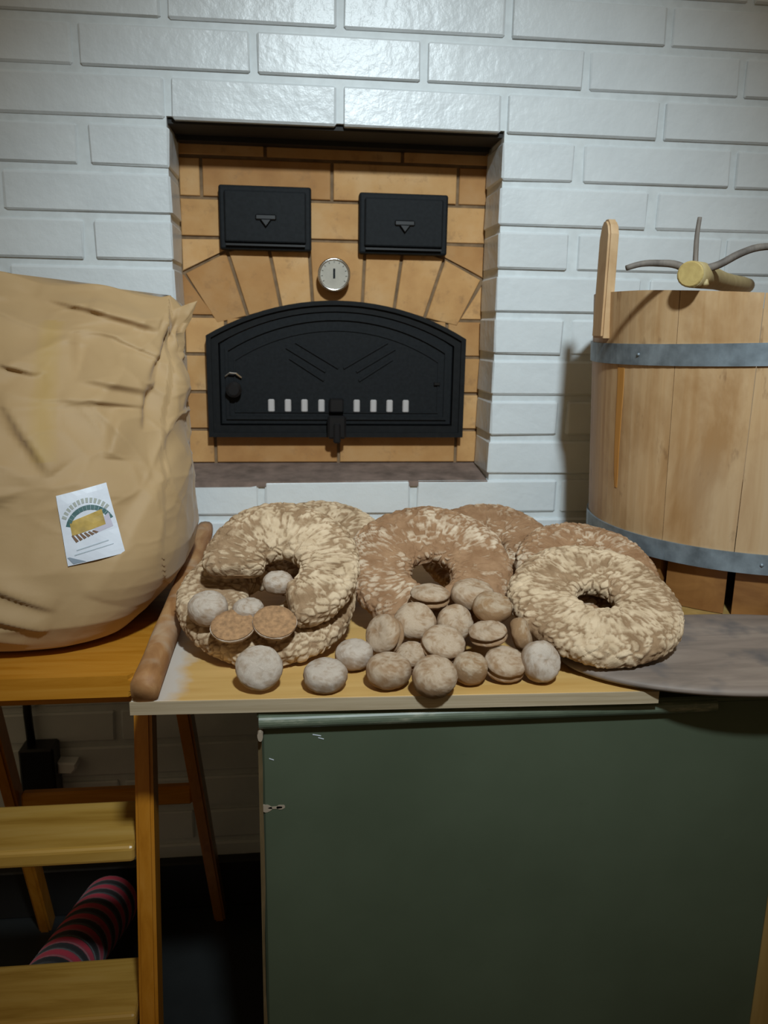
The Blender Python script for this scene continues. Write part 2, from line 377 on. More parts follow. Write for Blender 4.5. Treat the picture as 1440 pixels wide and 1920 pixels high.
for x in (.160, .192, .224, .257, .326, .359, .391, .423):
    bm = B(); box(bm, x-.0062, x+.0062, .1005, .1045, 1.004, 1.029, .002); obj('vent_slot', bm, M_slot, panel)
bm = B(); box(bm, .272, .300, .088, .104, 1.004, 1.032, .003); box(bm, .268, .304, .074, .092, .955, 1.000, .004); box(bm, .279, .293, .070, .082, .947, .985, .003)
obj('door_latch', bm, M_dark, od)
bm = B(); lathe_y(bm, [(.012, .106), (.012, .098), (.015, .092), (.015, .084), (.010, .080)], .090, 1.048, 20); obj('door_knob', bm, M_dark, od)
bm = B(); tube(bm, [(.074, .098, 1.072), (.083, .094, 1.079), (.095, .094, 1.078), (.104, .098, 1.070)], .0018, 8); obj('handle_wire', bm, M_chrome, od)
bm = B(); box(bm, .478, .490, .098, .105, 1.058, 1.064, .001); obj('rivet', bm, M_dark, od)
# soot doors
def soot_door(x0, x1, z0, z1, label):
    t = thing('soot_door', ((x0+x1)/2, ND, z0), label, 'soot door', 'small black soot doors above the oven door')
    bm = B(); box(bm, x0, x1, .104, ND+.002, z0, z1, .004, 2); obj('door_frame', bm, M_iron, t)
    bm = B(); box(bm, x0+.010, x1-.010, .097, .106, z0+.013, z1-.010, .003, 2); p = obj('door_panel', bm, M_iron, t)
    xc, zc = (x0+x1)/2+.001, (z0+z1)/2-.003
    bm = B(); box(bm, xc-.019, xc+.019, .093, .099, zc-.001, zc+.009, .002); prism(bm, [(xc-.010, zc), (xc+.010, zc), (xc, zc-.013)], .090, .098, .001)
    obj('pull', bm, M_dark, p)
    bm = B(); box(bm, x0+.012, x1-.012, .0965, .1045, z0+.007, z0+.0105); obj('bottom_ledge', bm, M_dark, t)
soot_door(.070, .239, 1.304, 1.417, 'small black iron soot door above the oven door, left one')
soot_door(.328, .496, 1.303, 1.412, 'small black iron soot door above the oven door, right one')
# thermometer
t = thing('oven_thermometer', (.281, ND, 1.263), 'round chrome rimmed dial thermometer above the oven door', 'thermometer')
bm = B(); lathe_y(bm, [(.026, ND+.002), (.0285, .105), (.031, .098), (.0305, .094), (.027, .0925), (.0255, .096), (.0255, .097)], .281, 1.263, 40); obj('bezel', bm, M_chrome, t, True)
bm = B(); lathe_y(bm, [(.0262, .0985), (.0262, .0955)], .281, 1.263, 32); dl = obj('dial', bm, M_dial, t)
bm = B(); box(bm, .2790, .2830, .0948, .0956, 1.256, 1.274, .0003); obj('needle', bm, M_iron, dl)
bm = B()
for k in range(-5, 6):
    a = k*.42; p = Vector((.281+.0215*math.sin(a), .0952, 1.263+.0215*math.cos(a))); q = Vector((.281+.0245*math.sin(a), .0952, 1.263+.0245*math.cos(a))); bar(bm, p, q, .0009, .0006)
obj('dial_ticks', bm, M_iron, dl)

# ------------------------------------------------------------------ green chest
CX0, CX1, CY0, CY1, CZ = .162, .782, -.680, -.08, .7685
t = thing('green_chest', ((CX0+CX1)/2, (CY0+CY1)/2, 0), 'large dark green painted wooden chest under the baking board', 'chest')
bm = B(); box(bm, CX0+.004, CX1-.004, CY0, CY0+.02, 0, CZ-.004, .003); fp = obj('front_panel', bm, M_green, t)
for xa, nm in ((CX0+.002, 'side_panel'), (CX1-.022, 'side_panel')):
    bm = B(); box(bm, xa, xa+.02, CY0+.0205, CY1, 0, CZ-.004, .002); obj(nm, bm, M_green, t)
bm = B(); box(bm, CX0+.022, CX1-.022, CY1-.018, CY1, 0, CZ-.004); obj('back_panel', bm, M_green, t)
bm = B(); box(bm, CX0, CX1, CY0-.004, CY1, CZ-.008, CZ, .002); obj('top_panel', bm, M_green, t)
bm = B(); n = 10
pr_ = [(CY0+.002, CZ-.004)]+[(CY0-.002-.008*math.sin(PI*i/n), CZ-.011+.008*math.cos(PI*i/n)) for i in range(n+1)]+[(CY0+.002, CZ-.019)]
prism(bm, pr_, CX0+.002, .676, axis='x'); mo = obj('edge_moulding', bm, M_greenlip, t, False); mo['label'] = 'rounded edge moulding with rubbed paint'
bm = B(); pts = [(CX0+.001, .0), (CX0+.001, CZ-.026)]
zz = [0, .09, .17, .26, .33, .41, .49, .55, .61, .66, .70, CZ-.026]
random.seed(3); prism(bm, [(CX0+.0005, z) for z in zz]+[(CX0+.0045+random.uniform(-.001, .002), z) for z in zz[::-1]], CY0-.0012, CY0+.012); e = obj('worn_edge', bm, M_worn, t); e['label'] = 'worn bare wood along the left edge'
for (cx, cz, rx, rz) in ((.170, .652, .0060, .0045), (.180, .6525, .008, .0016), (.186, .653, .005, .0028), (.1655, .745, .003, .005)):
    bm = B(); prism(bm, [(cx+rx*math.cos(a)*(1+.3*noise.noise(Vector((a, cx*90, 0)))), cz+rz*math.sin(a)*(1+.3*noise.noise(Vector((a, 0, cx*70))))) for a in [2*PI*i/14 for i in range(14)]], CY0-.0006 if cz < .7 else CY0-.0125, CY0+.002); e = obj('paint_chip', bm, M_chip, fp); e['label'] = 'chipped spot of bare wood'
for (a, b) in (((.174, .7125), (.179, .7105)), ((.221, .739), (.230, .737)), ((.227, .735), (.233, .733))):
    bm = B(); bar(bm, (a[0], CY0-.0002, a[1]), (b[0], CY0-.0002, b[1]), .0007, .0007); obj('scratch', bm, M_label, fp)

# side table that carries the tub (only a sliver of its yellow leg shows)
t = thing('side_table', (1.02, -.34, 0), 'yellow wooden side table at the right edge, right of the green chest', 'table')
bm = B(); box(bm, .645, 1.36, -.60, -.03, .7700, .7855, .002); obj('table_top', bm, M_stand, t)
for x0, y0 in ((.792, -.655), (.792, -.09), (1.30, -.655), (1.30, -.09)):
    bm = B(); box(bm, x0, x0+.05, y0, y0+.05, 0, .7690, .003); obj('leg', bm, M_stand, t)
for ya in (-.64, -.085):
    bm = B(); box(bm, .842, 1.30, ya, ya+.02, .69, .7690); obj('apron', bm, M_stand, t)
bm = B(); box(bm, .795, 1.35, -.655, -.6005, .7700, .7855, .002); obj('front_strip', bm, M_stand, t)

# ------------------------------------------------------------------ baking board
BZ = .785
t = thing('baking_board', (.03, -.35, .77), 'floured plywood baking board with a wooden rail along its left side', 'baking board')
bm = B(); prism(bm, [(.032, -.681), (.022, -.004), (.600, -.004), (.600, -.697), (.580, -.697)], .7702, BZ, .0012, axis='z'); bd = obj('board', bm, M_board, t)
bm = B(); prism(bm, [(.0315, -.6828), (.0315, -.6802), (.580, -.6962), (.600, -.6962), (.600, -.6988), (.580, -.6988)], .7704, .7846, 0, axis='z'); e = obj('front_edge', bm, M_boardedge, t)
bm = B(); n = 26; path = []; rad = []
rings = []
for i in range(n+1):
    y = lerp(-.682, -.006, i/n); x = lerp(.0475, .0385, i/n); ring = []
    for k in range(16):
        a = 2*PI*k/16; c, s_ = math.cos(a), math.sin(a)
        rr = 1+.07*noise.noise(Vector((c*1.5, s_*1.5, y*14)))
        ring.append(bm.verts.new((x+.0145*rr*math.copysign(abs(c)**.7, c), y, BZ+.0135+.0142*rr*math.copysign(abs(s_)**.7, s_))))
    rings.append(ring)
for i in range(n):
    for k in range(16): bm.faces.new((rings[i][k], rings[i][(k+1) % 16], rings[i+1][(k+1) % 16], rings[i+1][k]))
bm.faces.new(rings[0]); bm.faces.new(rings[-1][::-1])
e = obj('side_rail', bm, M_rail, t, True); e['label'] = 'rounded brown side rail with flour on it'
bm = B(); box(bm, .063, .598, -.028, -.008, BZ, BZ+.018, .003); obj('back_rail', bm, M_rail, t)

# ------------------------------------------------------------------ peel
t = thing('bread_peel', (.735, -.615, BZ+.002), 'dark scorched round wooden bread peel under the right-hand bread ring', 'bread peel')
bm = B(); n = 64; cx, cy, a_, b_ = .742, -.6175, .232, .1185
rings = []
for (s, z) in ((.0, .7995), (.6, .7995), (.93, .7990), (.985, .7970), (1.0, .7935), (.985, .7900), (.90, .7875), (.0, .7875)):
    if s == 0: rings.append([bm.verts.new((cx, cy, z))]); continue
    rings.append([bm.verts.new((cx+a_*s*math.copysign(abs(math.cos(2*PI*k/n))**.92, math.cos(2*PI*k/n)), cy+b_*s*math.sin(2*PI*k/n), z)) for k in range(n)])
for i in range(len(rings)-1):
    A, C_ = rings[i], rings[i+1]
    for k in range(n):
        if len(A) == 1: bm.faces.new((A[0], C_[k], C_[(k+1) % n]))
        elif len(C_) == 1: bm.faces.new((A[k], C_[0], A[(k+1) % n]))
        else: bm.faces.new((A[k], C_[k], C_[(k+1) % n], A[(k+1) % n]))
obj('blade', bm, M_peel, t, True)
bm = B(); bar(bm, (.955, -.6175, .7935), (1.55, -.66, .7935), .05, .011, .034, .011, ref=(0, 0, 1), bev=.003); obj('handle', bm, M_peel, t)

# ------------------------------------------------------------------ wooden tub
TX, TY = .914, -.285
def TR(z): return lerp(.2300, .2500, (z-.80)/.42)
def tilt_rim(x): return -.012*max(0, min(1, (x-.68)/.22))
t = thing('wooden_tub', (TX, TY, .786), 'big pale wooden stave tub with two galvanised hoops and an upright ear', 'tub')
NS = 15
a0 = math.radians(-144.5)
for k in range(NS):
    aa0 = a0+2*PI*k/NS; aa1 = aa0+2*PI/NS-.004; m = 6; mid = (aa0+aa1)/2
    bm = B(); V = {}
    zs = [.853, .95, 1.05, 1.13, 1.224]
    for j, z in enumerate(zs):
        for i in range(m+1):
            a = lerp(aa0, aa1, i/m)
            for q, R in enumerate((TR(z), TR(z)-.018)):
                x = TX+R*math.cos(a); y = TY+R*math.sin(a); zz_ = z+(tilt_rim(x) if j == 4 else 0)
                V[j, i, q] = bm.verts.new((x, y, zz_))
    for j in range(len(zs)-1):
        for i in range(m):
            bm.faces.new((V[j, i, 0], V[j, i+1, 0], V[j+1, i+1, 0], V[j+1, i, 0])); bm.faces.new((V[j, i, 1], V[j+1, i, 1], V[j+1, i+1, 1], V[j, i+1, 1]))
        for i in (0, m): bm.faces.new((V[j, i, 0], V[j+1, i, 0], V[j+1, i, 1], V[j, i, 1]))
    for i in range(m):
        for j in (0, len(zs)-1): bm.faces.new((V[j, i, 0], V[j, i+1, 0], V[j, i+1, 1], V[j, i, 1]))
    obj('stave', bm, M_tub, t)
    # lower ends in a darker brown, set in a little, with gaps between
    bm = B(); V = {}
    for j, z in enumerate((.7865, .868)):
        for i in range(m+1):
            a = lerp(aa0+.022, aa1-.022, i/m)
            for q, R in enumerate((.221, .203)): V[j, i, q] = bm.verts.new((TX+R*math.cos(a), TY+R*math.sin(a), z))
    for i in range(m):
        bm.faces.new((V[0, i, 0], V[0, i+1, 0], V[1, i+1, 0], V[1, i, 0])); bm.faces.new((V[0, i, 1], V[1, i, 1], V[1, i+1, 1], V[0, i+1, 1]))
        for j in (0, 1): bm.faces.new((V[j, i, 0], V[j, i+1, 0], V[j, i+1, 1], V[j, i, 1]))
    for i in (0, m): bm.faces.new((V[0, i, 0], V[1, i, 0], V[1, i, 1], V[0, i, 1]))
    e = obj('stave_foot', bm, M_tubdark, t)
def hoop(z, hw, tilt, name):
    bm = B(); n = 96; L = []
    for dz, dr in ((-hw, .0002), (-hw, .0032), (hw, .0032), (hw, .0002)):
        L.append([])
        for k in range(n):
            a = 2*PI*k/n; R = TR(z+dz)+dr; x = TX+R*math.cos(a); y = TY+R*math.sin(a)
            L[-1].append(bm.verts.new((x, y, z+dz+tilt*max(0, min(1, (x-.66)/.25)))))
    for i in range(4):
        for k in range(n): bm.faces.new((L[i][k], L[i][(k+1) % n], L[(i+1) % 4][(k+1) % n], L[(i+1) % 4][k]))
    h = obj('hoop', bm, M_galv, t, False)
    for a in (-112, -109.5, -158):
        a = math.radians(a); R = TR(z)+.0032; x = TX+R*math.cos(a); y = TY+R*math.sin(a)
        bm = B(); bmesh.ops.create_icosphere(bm, subdivisions=1, radius=.0028, matrix=Matrix.Translation((x, y, z+tilt*max(0, min(1, (x-.66)/.25))))); obj('rivet', bm, M_galv, h, True)
hoop(1.136, .0145, .013, 'hoop'); hoop(.866, .0140, 0, 'hoop')
bm = B(); bmesh.ops.create_cone(bm, cap_ends=True, segments=48, radius1=.222, radius2=.222, depth=.016, matrix=Matrix.Translation((TX, TY, .905))); obj('tub_bottom', bm, M_tub, t)
# amber resin streak down the left
bm = B(); ang = [math.radians(a) for a in (-169, -167.8, -166.6, -165.4)]
V = []
for z in np.linspace(.94, 1.118, 10):
    V.append([bm.verts.new((TX+(TR(z)+.0006)*math.cos(lerp(math.radians(-167.2), a, .35+.65*((z-.94)/.178)**.5)+.006*math.sin(z*30)), TY+(TR(z)+.0006)*math.sin(lerp(math.radians(-167.2), a, .35+.65*((z-.94)/.178)**.5)+.006*math.sin(z*30)), z)) for a in ang])
for i in range(9):
    for j in range(3): bm.faces.new((V[i][j], V[i][j+1], V[i+1][j+1], V[i+1][j]))
e = obj('amber_streak', bm, M_tubamber, t); sm = e.modifiers.new('s', 'SOLIDIFY'); sm.thickness = .001; e['label'] = 'amber resin streak down the side'
# ears
for sgn in (-1, 1):
    ex = TX+sgn*.243-(.0095 if sgn < 0 else 0); prof = [(-.020, 1.158), (-.020, 1.305), (-.015, 1.318), (-.006, 1.326), (.004, 1.326), (.012, 1.318), (.018, 1.300), (.020, 1.158)]
    bm = B(); prism(bm, [(TY+a, z) for a, z in prof], ex-.006, ex+.010, .003, axis='x', seg=2)
    if sgn > 0:
        e = obj('ear', bm, M_tub, t)
    else: e = obj('ear', bm, M_tub, t)

# whisk of branches lying across the tub
t = thing('branch_whisk', (.713, -.46, 1.24), 'peeled branch whisk with curved twigs lying across the tub rim', 'whisk')
p0 = Vector((.7045, -.465, 1.2405)); p1 = Vector((.985, -.110, 1.2480))
bm = B(); tube(bm, [p0.lerp(p1, i/8)+Vector((0, 0, .001*math.sin(i))) for i in range(9)], [.0165, .0165, .0155, .0145, .014, .0135, .013, .013, .0125], 20, .06)
for f in bm.faces: f.smooth = len(f.verts) == 4
obj('handle', bm, M_stick, t)
d = (p0-p1).normalized(); bm = B(); tube(bm, [p0-d*.002, p0+d*.001, p0+d*.0022], [.0160, .0160, .0145], 20); e = obj('cut_end', bm, M_stickend, t); e['label'] = 'round sawn end'
tw = p0-d*.028
def twig(pts, r0, r1, mat=M_twig):
    bm = B(); P = [Vector(p) for p in pts]; Q = []
    for i in range(len(P)-1):
        for s in range(4):
            tt = s/4; a = P[max(i-1, 0)]; b = P[i]; c = P[i+1]; e_ = P[min(i+2, len(P)-1)]
            Q.append(.5*((2*b)+(c-a)*tt+(2*a-5*b+4*c-e_)*tt*tt+(3*b-a-3*c+e_)*tt**3))
    Q.append(P[-1]); n = len(Q); tube(bm, Q, [lerp(r0, r1, i/(n-1)) for i in range(n)], 10, .15); obj('twig', bm, mat, t, True)
twig([tw, (0.6975, -0.442, 1.2525), (0.6705, -0.443, 1.2545), (0.6475, -0.443, 1.2530), (0.6285, -0.443, 1.2475)], .0055, .0035)
twig([tw, (0.7375, -0.432, 1.2480), (0.7605, -0.430, 1.2560), (0.7875, -0.428, 1.2700), (0.8135, -0.426, 1.2790), (0.8505, -0.424, 1.2815)], .0055, .0045)
twig([tw, (0.7225, -0.438, 1.262), (0.7215, -0.438, 1.290), (0.7230, -0.438, 1.3125)], .0038, .0026)
twig([tw, (0.7285, -0.450, 1.240), (0.7315, -0.456, 1.2275)], .0045, .0040, M_stick)

# ------------------------------------------------------------------ step stool
t = thing('step_stool', (-.135, -.35, 0), 'orange varnished wooden step stool carrying the flour sack', 'step stool')
bm = B(); STX0, STX1 = -.315, .029
outl = []
for (cx, cy, a_0, a_1) in ((STX1-.03, -.508, -90, 0), (STX1-.03, -.13, 0, 90), (STX0+.03, -.13, 90, 180), (STX0+.03, -.508, 180, 270)):
    for i in range(7):
        a = math.radians(lerp(a_0, a_1, i/6)); outl.append((cx+.03*math.cos(a), cy+.03*math.sin(a)))
prism(bm, outl, .722, .750, .007, axis='z', seg=3); obj('seat', bm, M_stool, t)
bm = B(); box(bm, -.285, .008, -.505, -.487, .698, .7215, .003); obj('apron', bm, M_stool, t)
def legY(z): return lerp(-.660, -.505, z/.722)
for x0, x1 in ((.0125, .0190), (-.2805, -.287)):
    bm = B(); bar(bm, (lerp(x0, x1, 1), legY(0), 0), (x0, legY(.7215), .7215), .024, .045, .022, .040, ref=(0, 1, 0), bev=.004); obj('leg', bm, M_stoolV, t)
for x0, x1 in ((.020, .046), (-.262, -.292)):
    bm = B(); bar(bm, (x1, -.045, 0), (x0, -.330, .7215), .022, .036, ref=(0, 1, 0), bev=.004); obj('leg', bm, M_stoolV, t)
bm = B(); box(bm, -.262, .022, -.205, -.187, .355, .390, .004); obj('rear_rung', bm, M_stool, t)
for ztop, y0, y1, hw in ((.529, -.560, -.455, .128), (.320, -.605, -.505, .132)):
    bm = B(); box(bm, -.2690, -.0005, y0, y1, ztop-.024, ztop, .006, 3); obj('step', bm, M_step, t)
t2 = thing('storage_box', (-.115, -.40, 0), 'black box on the floor under the striped roll', 'box')
bm = B(); box(bm, -.205, -.025, -.455, -.345, 0, .128, .006); obj('body', bm, M_dark, t2)
bm = B(); box(bm, -.208, -.022, -.458, -.342, .1285, .1350, .002); obj('lid', bm, M_dark, t2)
# striped roll leaning through the stool
p0 = Vector((-.158, -.485, .236)); p1 = Vector((-.160, -.060, .060)); ax = (p1-p0); L_ = ax.length; ax.normalize()
sa = ax.cross(Vector((0, 0, 1))).normalized(); sb = sa.cross(ax); me_v = []; att = []; n, mseg = 32, 150
for i in range(mseg+1):
    s = i/mseg; endr = min(1, math.sqrt(max(0, 1-(max(0, 1-s/.06))**2)), math.sqrt(max(0, 1-(max(0, (s-.94)/.06))**2)))
    ph = (s*L_/.052+.2) % 1; r = (.0435+.0085*s)*max(endr, .02)*(1+.03*math.cos(4*PI*ph))
    for k in range(n):
        a = 2*PI*k/n; me_v.append(p0+ax*(s*L_)+(sa*math.cos(a)+sb*math.sin(a))*r); att.append(1.0 if ph < .5 else 0.0)
faces = [(i*n+k, i*n+(k+1) % n, (i+1)*n+(k+1) % n, (i+1)*n+k) for i in range(mseg) for k in range(n)]
base = Vector((-.16, -.26, 0)); me = bpy.data.meshes.new('striped_roll'); me.from_pydata([v-base for v in me_v], [], faces+[tuple(range(n))[::-1], tuple(mseg*n+k for k in range(n))]); at_ = me.attributes.new('stripe', 'FLOAT', 'POINT'); at_.data.foreach_set('value', att)
for p in me.polygons: p.use_smooth = True
o = link('striped_roll', me, M_stripe); o.location = base; setp(o, 'red and black striped fabric roll lying under the step stool', 'fabric roll')

# black box and plug on the wall under the stool
t = thing('wall_box', (-.285, -.002, .262), 'black box fixed to the wall behind the step stool', 'box')
bm = B(); box(bm, -.318, -.254, -.045, .0, .262, .383, .004); obj('body', bm, M_dark, t)
bm = B(); tube(bm, [(-.30, -.02, .383), (-.303, -.018, .45), (-.300, -.012, .60), (-.300, -.012, .80)], .008, 10); obj('cable', bm, M_dark, t, True)
t = thing('power_plug', (-.236, -.001, .33), 'small white plug on the wall beside the black box', 'plug')
bm = B(); prism(bm, [(-.2535, .322), (-.2535, .345), (-.219, .343), (-.219, .330), (-.228, .320)], -.030, -.001, .003); obj('plug_body', bm, M_plug, t)

# ------------------------------------------------------------------ flour sack
SX, SY, SZ = -.205, -.305, .7505
Rtab = [(0, .150), (.03, .185), (.07, .205), (.13, .232), (.20, .254), (.28, .262), (.45, .257), (.62, .250), (.76, .244), (.86, .242), (.93, .252), (1, .272)]
Dtab = [(0, .150), (.03, .182), (.10, .200), (.25, .195), (.45, .170), (.65, .130), (.80, .085), (.90, .048), (.96, .018), (1, .006)]
Etab = [(0, .62), (.3, .60), (.7, .72), (1, .95)]
Ctab = [(0, .0), (.5, .0), (.8, .02), (1, .045)]
nu, nv = 300, 230; V = []; seam = []
rs = random.Random(5)
def crease(p):   # soft pinched ridges along cell borders, like crumpled paper
    q = p+noise.noise_vector(p*.8)*.5; d, pts = noise.voronoi(q)
    return math.exp(-(d[1]-d[0])/.16)
def seg_fold(x, z, a, b, wd, soft=2.2):
    """fold along a-b: steep on its right-hand side, soft on the other"""
    ax_, az_ = a; dx, dz = b[0]-ax_, b[1]-az_; L2 = dx*dx+dz*dz; tt = ((x-ax_)*dx+(z-az_)*dz)/L2
    if tt <= 0 or tt >= 1: return 0
    s_ = (-(dz)*(x-ax_)+dx*(z-az_))/math.sqrt(L2); w1 = wd*soft if s_ > 0 else wd*.55
    return math.exp(-(s_/w1)**2)*math.sin(PI*tt)**.6
folds = [((-.150, 1.207), (-.050, 1.184), .012, .017), ((-.075, 1.190), (.018, 1.163), .012, .016), ((-.30, 1.19), (-.17, 1.205), .012, .012),
         ((-.083, 1.165), (-.068, 1.095), .016, -.010), ((-.075, 1.103), (.015, 1.082), .014, .014), ((-.09, 1.078), (.010, 1.062), .008, .008),
         ((-.165, 1.085), (-.092, .985), .012, .014), ((-.23, 1.06), (-.15, .95), .014, .012), ((-.175, 1.120), (-.120, 1.103), .008, .010),
         ((-.052, 1.157), (.024, 1.122), .005, .006), ((.048, 1.20), (.012, 1.09), .010, -.014), ((.010, 1.09), (.012, 1.03), .008, -.008), ((.026, 1.146), (.050, 1.040), .010, .010),
         ((.060, 1.02), (-.045, .83), .022, .007), ((-.32, 1.12), (-.25, .98), .014, .014), ((-.26, 1.15), (-.22, 1.08), .012, .010), ((-.02, 1.06), (-.03, 1.0), .012, .008),
         ((-.20, .872), (-.09, .822), .008, .007), ((-.22, .835), (-.10, .795), .008, .008), ((-.24, .80), (-.13, .775), .006, .006), ((-.12, 1.215), (-.02, 1.222), .006, .006)]
for j in range(nv+1):
    v = j/nv; w_ = interp(v, Rtab); dp = interp(v, Dtab); ex = interp(v, Etab); cy = interp(v, Ctab)
    up_ = max(0, min(1, (v-.25)/.5))
    for i in range(nu):
        a = 2*PI*i/nu; c, s = math.cos(a), math.sin(a)
        x = SX+w_*math.copysign(abs(c)**ex, c); y = SY+cy+dp*math.copysign(abs(s)**ex, s)
        ztop = .470+.010*math.sin((x+.3)*16)+.006*math.sin((x+.1)*43)-(.020 if x > .03 else 0)
        z = SZ+ztop*(v if v > .04 else v)
        if v < .03: pass
        nrm = Vector((c*dp, s*w_, 0)).normalized(); p = Vector((x, y, z))
        amp = lerp(.0010, .0075, up_)
        h = amp*(crease(p*8)-.3+(crease(p*17+Vector((5, 1, 2)))-.3)*.45)+lerp(.004, .013, up_)*noise.noise(p*6)
        if s < 0:
            for A_, B_, wd, am in folds: h += 1.25*am*seg_fold(x, z, A_, B_, wd)
        # bottom tuck creases
        h += .003*max(0, 1-v/.12)*noise.noise(Vector((x*22, y*22, z*60)))
        if v > .93: h *= max(.35, (1-v)/.07)
        V.append(Vector((x, y, z))+nrm*h)
        cxs = -.108+.01*math.sin(z*9); seam.append(max(0, 1-abs(x-cxs)/.016)**.5*.55*(1 if s < 0 and 1.0 < z < 1.17 else 0))
F = [(j*nu+i, j*nu+(i+1) % nu, (j+1)*nu+(i+1) % nu, (j+1)*nu+i) for j in range(nv) for i in range(nu)]
F += [tuple(range(nu))[::-1], tuple(nv*nu+i for i in range(nu))]
sack = thing('flour_sack', (SX, SY, SZ), 'tall crumpled brown paper flour sack standing on the step stool', 'sack')
me = bpy.data.meshes.new('sack_body'); me.from_pydata([v-sack.location for v in V], [], F); a_ = me.attributes.new('seam', 'FLOAT', 'POINT'); a_.data.foreach_set('value', seam)
for p in me.polygons: p.use_smooth = True
body = link('sack_body', me, M_kraft, sack)
bvh = BVHTree.FromPolygons([tuple(v) for v in V], F[:-2])
# paper label, laid on the bag: local (s,t) -> bag surface
Lc = [(-.134, .872), (-.083, .8775), (-.060, .798), (-.119, .7895)]   # filled in below from the bag front (x,z): tl,tr,br,bl
Lc = [(-.0865, .9610), (-.0315, .9730), (-.0080, .8880), (-.0730, .8770)]
def on_bag(s, tt, lift):
    a = Vector(Lc[0]).lerp(Vector(Lc[1]), s); b = Vector(Lc[3]).lerp(Vector(Lc[2]), s); p = a.lerp(b, tt)
    ys = []
    for dx in (-.016, 0, .016):
        for dz in (-.018, 0, .018):
            hit = bvh.ray_cast(Vector((p.x+dx, -1.0, p.y+dz)), Vector((0, 1, 0)))
            if hit[0]: ys.append(hit[0].y)
    y = sum(ys)/len(ys)-.0022
    return Vector((p.x, y-lift, p.y))
def decal(name, quads, mat, parent, lift):
    bm = B()
    for (poly, nx, ny) in quads:
        (a, b, c, d) = [Vector(q) for q in poly]; G = []
        for j in range(ny+1):
            for i in range(nx+1):
                q = a.lerp(b, i/nx).lerp(d.lerp(c, i/nx), j/ny); G.append(bm.verts.new(on_bag(q.x, q.y, lift)))
        for j in range(ny):
            for i in range(nx): bm.faces.new((G[j*(nx+1)+i], G[j*(nx+1)+i+1], G[(j+1)*(nx+1)+i+1], G[(j+1)*(nx+1)+i]))
    o = obj(name, bm, mat, parent); m = o.modifiers.new('s', 'SOLIDIFY'); m.thickness = .0004; m.offset = 1; return o
lab = decal('paper_label', [([(0, 0), (1, 0), (1, 1), (0, 1)], 10, 14)], M_label, sack, .0012); lab['label'] = 'white sticker with a teal arc and a golden field picture'
def arcq(r0, r1, cx, cy, a0, a1, n, gap=0):
    Q = []
    for i in range(n):
        b0 = math.radians(lerp(a0, a1, (i+gap)/n)); b1 = math.radians(lerp(a0, a1, (i+1-gap)/n))
        Q.append(([(cx+r1*math.cos(b0), cy-r1*math.sin(b0)*.75), (cx+r1*math.cos(b1), cy-r1*math.sin(b1)*.75), (cx+r0*math.cos(b1), cy-r0*math.sin(b1)*.75), (cx+r0*math.cos(b0), cy-r0*math.sin(b0)*.75)], 1, 1))
    return Q
decal('arc_lettering', arcq(.44, .53, .50, .52, 152, 30, 13, .18), M_grey, lab, .0018)
decal('arc_band', arcq(.37, .46, .52, .57, 160, 15, 14, .03), M_teal, lab, .0018)
decal('picture_field', [([(.17, .40), (.80, .33), (.80, .55), (.17, .60)], 6, 3)], M_gold, lab, .0017)
decal('picture_sky', [([(.62, .52), (.90, .40), (.92, .60), (.55, .64)], 4, 2)], M_lilac, lab, .0016)
decal('picture_furrows', [([(.16+i*.075, .595+.0*i), (.19+i*.075, .585), (.27+i*.075, .685-.012*i), (.22+i*.075, .70-.012*i)], 1, 2) for i in range(6)], M_brownp, lab, .0020)
decal('text_lines', [([(.2, .80), (.78, .765), (.78, .78), (.2, .815)], 5, 1), ([(.15, .86), (.85, .83), (.85, .84), (.15, .875)], 5, 1)], M_line, lab, .0018)
decal('corner_mark', [([(.02, .88), (.06, .88), (.32, .985), (.10, .985)], 3, 2)], M_corner, lab, .0018)
# paper ear folded out at the right-hand top seam, small white tag behind it
bm = B(); bar(bm, (.0385, -.262, 1.128), (.0445, -.262, 1.075), .010, .002, ref=(0, 1, 0)); e = obj('seam_tag', bm, M_label, sack); e['label'] = 'small white seam tag'

